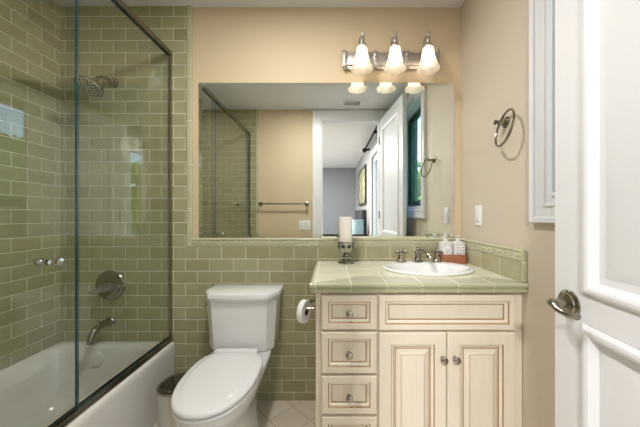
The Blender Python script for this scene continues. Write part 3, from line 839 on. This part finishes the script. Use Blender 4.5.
ell = [Vector((SX+(SA-.012)*math.cos(a), SY+(SB-.012)*math.sin(a), ZCT)) for a in angs]
elo = [Vector((p.x, p.y, .825)) for p in ell]
prof = [(0, ZCT), (0, ZCT), (.003, ZCT+.0015), (.008, ZCT+.001), (.012, ZCT-.003), (.0135, ZCT-.009), (.012, ZCT-.015), (.008, ZCT-.018), (.0045, ZCT-.0185), (.0045, ZCT-.021), (.007, ZCT-.023), (.0085, ZCT-.030), (.007, ZCT-.036), (.001, ZCT-.041), (-.004, ZCT-.0425)]
skinrings(b, [elo, ell]+[crow(o_, z_) for o_, z_ in prof[1:]], cap0=False, cap1=False)
# underside
vr = skinrings(b, [crow(-.004, .8235), elo], cap0=False, cap1=False)
bmesh.ops.remove_doubles(b, verts=b.verts, dist=1e-5)
bmesh.ops.recalc_face_normals(b, faces=b.faces)
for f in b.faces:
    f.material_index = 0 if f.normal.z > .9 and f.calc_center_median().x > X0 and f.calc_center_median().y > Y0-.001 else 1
me_off = (-.0874+.1465*10, .5625+.15*6, 2.0)
ct = obj('countertop', b, ['counter_tile', 'shaded_edge_tile'], uv=me_off, smooth=True, angle=30); tag(ct, 'pale green tiled vanity countertop with rounded tile edge', 'countertop')

# ------------------------------------------------------------------ sink
sink = thing('sink', (SX, SY, ZCT), 'oval white drop-in basin set in the tiled countertop', 'sink')
b = BM()
def el(a_, b_, z, dy=0): return [Vector((SX+a_*math.cos(2*PI*i/64), SY+dy+b_*math.sin(2*PI*i/64), z)) for i in range(64)]
z = ZCT
rings = [el(SA-.016, SB-.016, z-.025), el(SA-.004, SB-.004, z+.0008), el(SA, SB, z+.003), el(SA+.001, SB+.001, z+.009), el(SA-.006, SB-.006, z+.014), el(SA-.014, SB-.014, z+.0145), el(SA-.024, SB-.026, z+.0125, -.004),
         el(SA-.034, SB-.048, z+.0115, -.022), el(SA-.040, SB-.055, z+.007, -.024), el(SA-.048, SB-.062, z-.012, -.024), el(SA-.062, SB-.074, z-.05, -.024), el(SA-.10, SB-.098, z-.10, -.024), el(SA-.16, SB-.14, z-.128, -.022), el(.022, .022, z-.134, -.02)]
# bowl shell, underside close to the inner surface
skinrings(b, rings, cap0=False, cap1=True)
under = [el(.03, .03, z-.141, -.02), el(SA-.15, SB-.13, z-.136, -.022), el(SA-.09, SB-.09, z-.108, -.024), el(SA-.052, SB-.066, z-.055, -.024), el(SA-.016, SB-.030, z-.025, -.01)]
skinrings(b, under, cap0=True, cap1=False)
obj('basin', b, 'porcelain', sink, smooth=True, angle=50)
b = BM(); lathe(b, (SX, SY-.02, z-.1345), (0, 0, 1), [(.021, 0), (.021, .003), (.012, .005), (.003, .006)], 20); obj('drain', b, 'nickel', sink, smooth=True)
# faucet
fy = SY+SB-.030-.010
ZF = z+.0128
fau = thing('faucet', (.51, fy, ZF), 'antique nickel widespread faucet with two cross handles on the basin rim', 'faucet')
FXC = (.423, .507, .603)
def cross_handle(x):
    b = BM(); lathe(b, (x, fy, ZF-.001), (0, 0, 1), [(.026, 0), (.026, .005), (.021, .010), (.017, .020), (.013, .032), (.010, .038), (.012, .043), (.012, .050), (.007, .054), (.009, .060), (.007, .066), (.002, .069)], 24)
    h = obj('handle', b, 'nickel', fau, smooth=True)
    b = BM(); R0 = .46
    for k in range(4):
        a = R0+k*PI/2; d = Vector((math.cos(a), math.sin(a), 0.08)); c = Vector((x, fy, ZF+.046))
        tube(b, [c+d*.008, c+d*.018, c+d*.026], [.0045, .0040, .0050], 10); lathe(b, c+d*.024, d, [(.004, 0), (.0068, .004), (.006, .010), (.002, .013)], 12)
    obj('cross_grip', b, 'dark_nickel', h, smooth=True)
cross_handle(FXC[0]); cross_handle(FXC[2])
x = FXC[1]
b = BM(); lathe(b, (x, fy, ZF-.001), (0, 0, 1), [(.026, 0), (.026, .006), (.020, .010), (.016, .020), (.014, .036), (.018, .044), (.018, .054), (.011, .060), (.007, .066), (.009, .072), (.002, .078)], 24)
sp_ = obj('spout_body', b, 'dark_nickel', fau, smooth=True)
b = BM(); pts = spline([(x, fy, ZF+.046), (x+.016, fy-.024, ZF+.058), (x+.026, fy-.055, ZF+.054), (x+.030, fy-.074, ZF+.038)])
n = len(pts); tube(b, pts, [.0125-.0001*i for i in range(n)], 14); lathe(b, (x+.0302, fy-.075, ZF+.040), (.12, -.3, -1), [(.013, -.004), (.0145, 0), (.0145, .008), (.011, .012)], 16); obj('spout', b, 'nickel', fau, smooth=True)

for ob in [fau]: ob.scale = (1.15, 1.15, 1.15)
# ------------------------------------------------------------------ candle and holder
KX, KYY = .0925, -.100
ch = thing('candle_holder', (KX, KYY, ZCT), 'smoky glass pedestal candle holder at the left of the counter', 'candle holder')
b = BM(); lathe(b, (KX, KYY, ZCT+.001), (0, 0, 1), [(.047, 0), (.049, .004), (.044, .010), (.026, .015), (.020, .021), (.030, .030), (.031, .038), (.020, .045), (.018, .050)], 32); obj('foot', b, 'mercury_glass', ch, smooth=True)
b = BM(); lathe(b, (KX, KYY, ZCT+.051), (0, 0, 1), [(.018, 0), (.021, .006), (.034, .020), (.042, .036), (.048, .062), (.051, .072), (.051, .076), (.041, .0765), (.040, .066)], 32); obj('bowl', b, 'mercury_glass', ch, smooth=True)
for i in range(8):
    a = 2*PI*(i+.5)/8; c = Vector((KX+.043*math.cos(a), KYY+.043*math.sin(a), ZCT+.100)); d = Vector((math.cos(a), math.sin(a), -.35))
    b = BM(); lathe(b, c-d*.003, d, [(.013, 0), (.012, .004), (.007, .007), (.001, .008)], 12); obj('bead', b, 'black_plastic', ch, smooth=True)
cd = thing('pillar_candle', (KX, KYY, ZCT+.128), 'ivory pillar candle standing in the smoky glass holder', 'candle')
b = BM(); lathe(b, (KX, KYY, ZCT+.1185), (0, 0, 1), [(.037, 0), (.0375, .003), (.0372, .148), (.035, .1525), (.028, .150), (.004, .147)], 36); obj('wax', b, 'wax', cd, smooth=True)
b = BM(); tube(b, [(KX, KYY, ZCT+.264), (KX+.001, KYY, ZCT+.272), (KX+.003, KYY, ZCT+.278)], .0012, 6); obj('wick', b, 'candle_wick', cd)

# ------------------------------------------------------------------ tray and soap bottles
tr = thing('wicker_tray', (.715, -.1, ZCT), 'copper-brown woven tray holding two soap bottles beside the faucet', 'tray')
bx0, bx1, by0, by1 = .636, .794, -.130, -.034
b = BM()
c = ((bx0+bx1)/2, (by0+by1)/2)
n_ = 120
def orr(hx_, hy_, z_, wv): 
    out = []
    for i in range(n_):
        a = 2*PI*i/n_; w = 1+wv*math.sin(a*30)
        out.append(Vector((c[0]+sq(math.cos(a), .35)*hx_*w, c[1]+sq(math.sin(a), .35)*hy_*w, z_)))
    return out
hx_, hy_ = (bx1-bx0)/2, (by1-by0)/2
rings = [orr(hx_-.004, hy_-.004, ZCT+.0008, 0)]
for k in range(9):
    zz = ZCT+.004+k*.0056
    rings.append(orr(hx_-.002+k*.0005, hy_-.002+k*.0005, zz, .012*(1 if k % 2 else -1)))
rings += [orr(hx_+.004, hy_+.004, ZCT+.052, 0), orr(hx_+.003, hy_+.003, ZCT+.055, 0), orr(hx_-.003, hy_-.003, ZCT+.054, 0), orr(hx_-.007, hy_-.007, ZCT+.050, 0), orr(hx_-.008, hy_-.008, ZCT+.006, 0)]
skinrings(b, rings); obj('basket', b, 'wicker', tr, smooth=True, angle=70)
def soap(x, y, kind, label):
    t = thing('soap_bottle', (x, y, ZCT+.006), label, 'soap bottle', 'soap bottles in the woven tray')
    z0 = ZCT+.0065
    b = BM(); rings = []
    for hw, hd_, zz in ((.028, .022, 0), (.033, .026, .004), (.0350, .027, .012), (.0350, .027, .108), (.033, .026, .115), (.024, .020, .119), (.012, .012, .121), (.012, .012, .124)):
        rings.append([Vector((x+sq(math.cos(2*PI*i/32), .45)*hw, y+sq(math.sin(2*PI*i/32), .45)*hd_, z0+zz)) for i in range(32)])
    skinrings(b, rings); obj('bottle', b, 'bottle', t, smooth=True)
    b = BM(); yf = y-.0275
    if kind == 0:
        lathe(b, (x, yf, z0+.068), (0, -1, 0), [(.025, 0), (.025, .0009)], 28)
        for (w_, zz) in ((.014, .076), (.018, .066), (.011, .058)): box(b, x-w_, x+w_, yf-.0014, yf-.0008, z0+zz, z0+zz+.0022, 1)
    else:
        box(b, x-.026, x+.026, yf-.0009, yf, z0+.042, z0+.096)
        for (xx, zz) in ((-.016, .086), (0, .084), (.016, .086), (-.014, .070), (.004, .066), (.018, .071), (-.016, .052), (.002, .050), (.017, .053)): lathe(b, (x+xx, yf-.0008, z0+zz), (0, -1, 0), [(.0042, 0), (.0042, .0006)], 8, mi=1)
    obj('label_sticker', b, ['label', 'label_print'], t)
    b = BM(); lathe(b, (x, y, z0+.1242), (0, 0, 1), [(.0135, 0), (.0135, .010), (.006, .012), (.005, .022), (.010, .023), (.0105, .030), (.003, .032)], 18)
    tube(b, [(x, y, z0+.151), (x-.004, y-.014, z0+.152), (x-.008, y-.026, z0+.149)], [.0055, .0048, .004], 10)
    obj('pump', b, 'clear_cap', t, smooth=True)
soap(.683, -.083, 0, 'milky soap pump bottle with round white label, next to the faucet')
soap(.757, -.083, 1, 'milky soap pump bottle with speckled square label, nearest the right wall')

# ------------------------------------------------------------------ toilet
TXC = -.497
toi = thing('toilet', (TXC, -.42, 0), 'white two-piece toilet with closed elongated lid and angular tank', 'toilet')
def tankring(hw, yb, ych, yf, z, ch, bow):
    # back flat, chamfered front corners, gently bowed front
    pts = [(-hw, yb), (-hw, ych), (-hw+ch, yf)]
    for i in range(1, 8):
        f = i/8; pts.append((-hw+ch+(2*hw-2*ch)*f, yf-bow*math.sin(PI*f)))
    pts += [(hw-ch, yf), (hw, ych), (hw, yb)]
    return [Vector((TXC+x_, y_, z)) for x_, y_ in pts]
b = BM()
rings = [tankring(.172, -.030, -.140, -.178, .385, .036, .008), tankring(.180, -.028, -.150, -.190, .400, .038, .010), tankring(.190, -.024, -.156, -.200, .56, .040, .012), tankring(.197, -.022, -.160, -.206, .672, .042, .014)]
skinrings(b, rings)
bmesh.ops.bevel(b, geom=[e for e in b.edges if abs(e.verts[0].co.z-e.verts[1].co.z) > .01 and abs(e.calc_face_angle(0)) > .4], offset=.010, segments=3, affect='EDGES')
obj('tank', b, 'porcelain', toi, smooth=True)
b = BM()
rings = [tankring(.196, -.020, -.143, -.204, .672, .042, .014), tankring(.203, -.019, -.145, -.212, .676, .046, .015), tankring(.204, -.018, -.145, -.213, .688, .046, .015), tankring(.210, -.016, -.147, -.220, .694, .046, .016),
         tankring(.211, -.015, -.147, -.221, .712, .046, .016), tankring(.207, -.018, -.146, -.217, .719, .046, .016), tankring(.200, -.024, -.143, -.210, .7215, .046, .015)]
skinrings(b, rings); obj('tank_lid', b, 'porcelain', toi, smooth=True, angle=40)
b = BM(); lathe(b, (TXC-.1945, -.115, .640), (-1, 0, 0), [(.012, 0), (.012, .006), (.007, .010), (.006, .018)], 14)
tube(b, spline([(TXC-.212, -.115, .640), (TXC-.214, -.130, .632), (TXC-.213, -.150, .618)]), [.006+.0001*i for i in range(17)], 10); obj('flush_lever', b, 'chrome', toi, smooth=True)
def egg(hw, yb, yf, z, n=64, back=.62, e=.92, cxo=.006):
    """elongated seat outline: flat-ish back, long rounded nose"""
    ym = yb-(yb-yf)*.42
    pts = []
    for i in range(n):
        a = 2*PI*i/n; c_, s_ = math.cos(a), math.sin(a)
        if s_ >= 0: pts.append(Vector((TXC+cxo+sq(c_, back)*(hw-.007), ym+sq(s_, back)*(yb-ym), z)))
        else: pts.append(Vector((TXC+cxo+sq(c_, e)*(hw-.007), ym+sq(s_, e)*(ym-yf), z)))
    return pts
b = BM()
rings = [egg(.118, -.14, -.58, .0005, back=.5), egg(.118, -.14, -.58, .02, back=.5), egg(.108, -.145, -.565, .035, back=.5), egg(.102, -.14, -.55, .10, back=.55), egg(.104, -.13, -.555, .17, back=.6), egg(.122, -.10, -.59, .24, back=.6), egg(.150, -.07, -.65, .300, back=.6),
         egg(.160, -.05, -.680, .340, back=.55), egg(.168, -.040, -.697, .362, back=.5), egg(.169, -.036, -.700, .384, back=.45), egg(.165, -.040, -.697, .3905, back=.45)]
skinrings(b, rings); obj('bowl', b, 'porcelain', toi, smooth=True, angle=60)
b = BM()
rings = [egg(0.1690, -0.262, -0.704, .3915), egg(0.1735, -0.258, -0.709, .395), egg(0.1745, -0.257, -0.711, .402), egg(0.1720, -0.258, -0.708, .4085), egg(0.1670, -0.262, -0.702, .4095)]
skinrings(b, rings); obj('seat', b, 'porcelain', toi, smooth=True, angle=50)
b = BM()
rings = [egg(0.1670, -0.262, -0.702, .4115), egg(0.1730, -0.256, -0.709, .4145), egg(0.1745, -0.254, -0.711, .422), egg(0.1710, -0.257, -0.707, .4295), egg(0.1630, -0.262, -0.698, .4325), egg(0.1530, -0.270, -0.686, .4332), egg(0.1470, -0.276, -0.679, .4345), egg(0.1420, -0.281, -0.673, .4370), egg(.134, -.289, -.664, .4385), egg(.10, -.325, -.625, .4395)]
skinrings(b, rings); obj('lid', b, 'porcelain', toi, smooth=True, angle=60)
b = BM(); box(b, TXC-.115, TXC+.115, -.262, -.222, .3905, .4325, bevel=.008, seg=3); obj('hinge_bar', b, 'porcelain', toi, smooth=True)
for s in (-1, 1):
    b = BM(); lathe(b, (TXC+s*.1, -.32, .012), (0, 0, 1), [(.014, 0), (.014, .012), (.010, .020), (.003, .023)], 14)
    b.free()

# ------------------------------------------------------------------ waste bin
WX, WYY, WR, WH = -.762, -.330, .087, .318
wb = thing('pedal_bin', (WX, WYY, 0), 'round brushed steel waste bin with shiny dark lid between tub and toilet', 'waste bin')
b = BM(); lathe(b, (WX, WYY, .022), (0, 0, 1), [(WR-.003, 0), (WR-.002, 0), (WR-.002, WH-.048), (WR-.004, WH-.045)], 48); obj('body', b, 'steel', wb, smooth=True)
b = BM(); lathe(b, (WX, WYY, .0005), (0, 0, 1), [(WR-.002, 0), (WR, .006), (WR, .018), (WR-.003, .0225)], 48); obj('base_ring', b, 'black_plastic', wb, smooth=True)
b = BM(); lathe(b, (WX, WYY, WH-.027), (0, 0, 1), [(WR-.004, .006), (WR+.001, .008), (WR+.001, .016), (WR-.002, .019), (WR-.006, .0195)], 48, cap1=True); obj('rim', b, 'dark_nickel', wb, smooth=True)
b = BM(); lathe(b, (WX, WYY, WH-.0072), (0, 0, 1), [(WR-.006, 0), (WR-.005, .003), (WR-.012, .009), (WR-.035, .014), (WR-.06, .0165), (.004, .0175)], 48); obj('lid', b, simple('dark_polished_steel', (120, 118, 116), .12, 1., var=.05), wb, smooth=True)
b = BM(); box(b, WX+.01, WX+.055, WYY-WR-.028, WYY-WR+.004, .006, .014, bevel=.003); obj('pedal', b, 'black_plastic', wb, smooth=True)

# ------------------------------------------------------------------ toilet paper holder on the cabinet side
ph = thing('toilet_paper_holder', (CX0, -.42, .71), 'nickel double-post toilet paper holder on the cabinet side', 'toilet paper holder')
PYH = -.425
b = BM(); lathe(b, (CX0+.004, PYH, .750), (-1, 0, 0), [(.014, 0), (.014, .004), (.007, .008), (.006, .028), (.009, .034), (.003, .038)], 16); obj('upper_post', b, 'dark_nickel', ph, smooth=True)
b = BM(); lathe(b, (CX0+.004, PYH, .714), (-1, 0, 0), [(.016, 0), (.016, .004), (.009, .008), (.008, .016)], 16); tube(b, [(CX0-.012, PYH, .714), (CX0-.068, PYH, .714)], .006, 12); lathe(b, (CX0-.066, PYH, .714), (-1, 0, 0), [(.006, 0), (.010, .003), (.008, .008), (.002, .010)], 14); obj('lower_arm', b, 'dark_nickel', ph, smooth=True)
rl = thing('toilet_roll', (CX0-.06, PYH, .65), 'white toilet paper roll hanging on the holder by the cabinet', 'toilet roll')
AX = Vector((.93, -.37, 0)).normalized(); RC = Vector((CX0-.060, PYH, .7015))
b = BM()
c0 = RC-AX*.013
u_, v_, d_ = frame_of(AX)
prof = [(.0185, 0), (.050, 0), (.052, .003), (.052, .023), (.050, .026), (.0185, .026), (.0185, 0)]
rings = [[c0+d_*h+(u_*math.cos(2*PI*i/40)+v_*math.sin(2*PI*i/40))*r for i in range(40)] for r, h in prof]
skinrings(b, rings, cap0=False, cap1=False); bmesh.ops.remove_doubles(b, verts=b.verts, dist=1e-6)
obj('paper', b, 'paper', rl, smooth=True)
b = BM(); rings = [[c0+d_*h+(u_*math.cos(2*PI*i/32)+v_*math.sin(2*PI*i/32))*r for i in range(32)] for r, h in ((.0183, .0005), (.0183, .0255), (.0168, .0255), (.0168, .0005), (.0183, .0005))]
skinrings(b, rings, cap0=False, cap1=False); bmesh.ops.remove_doubles(b, verts=b.verts, dist=1e-6)
obj('cardboard_core', b, 'cardboard', rl, smooth=True)
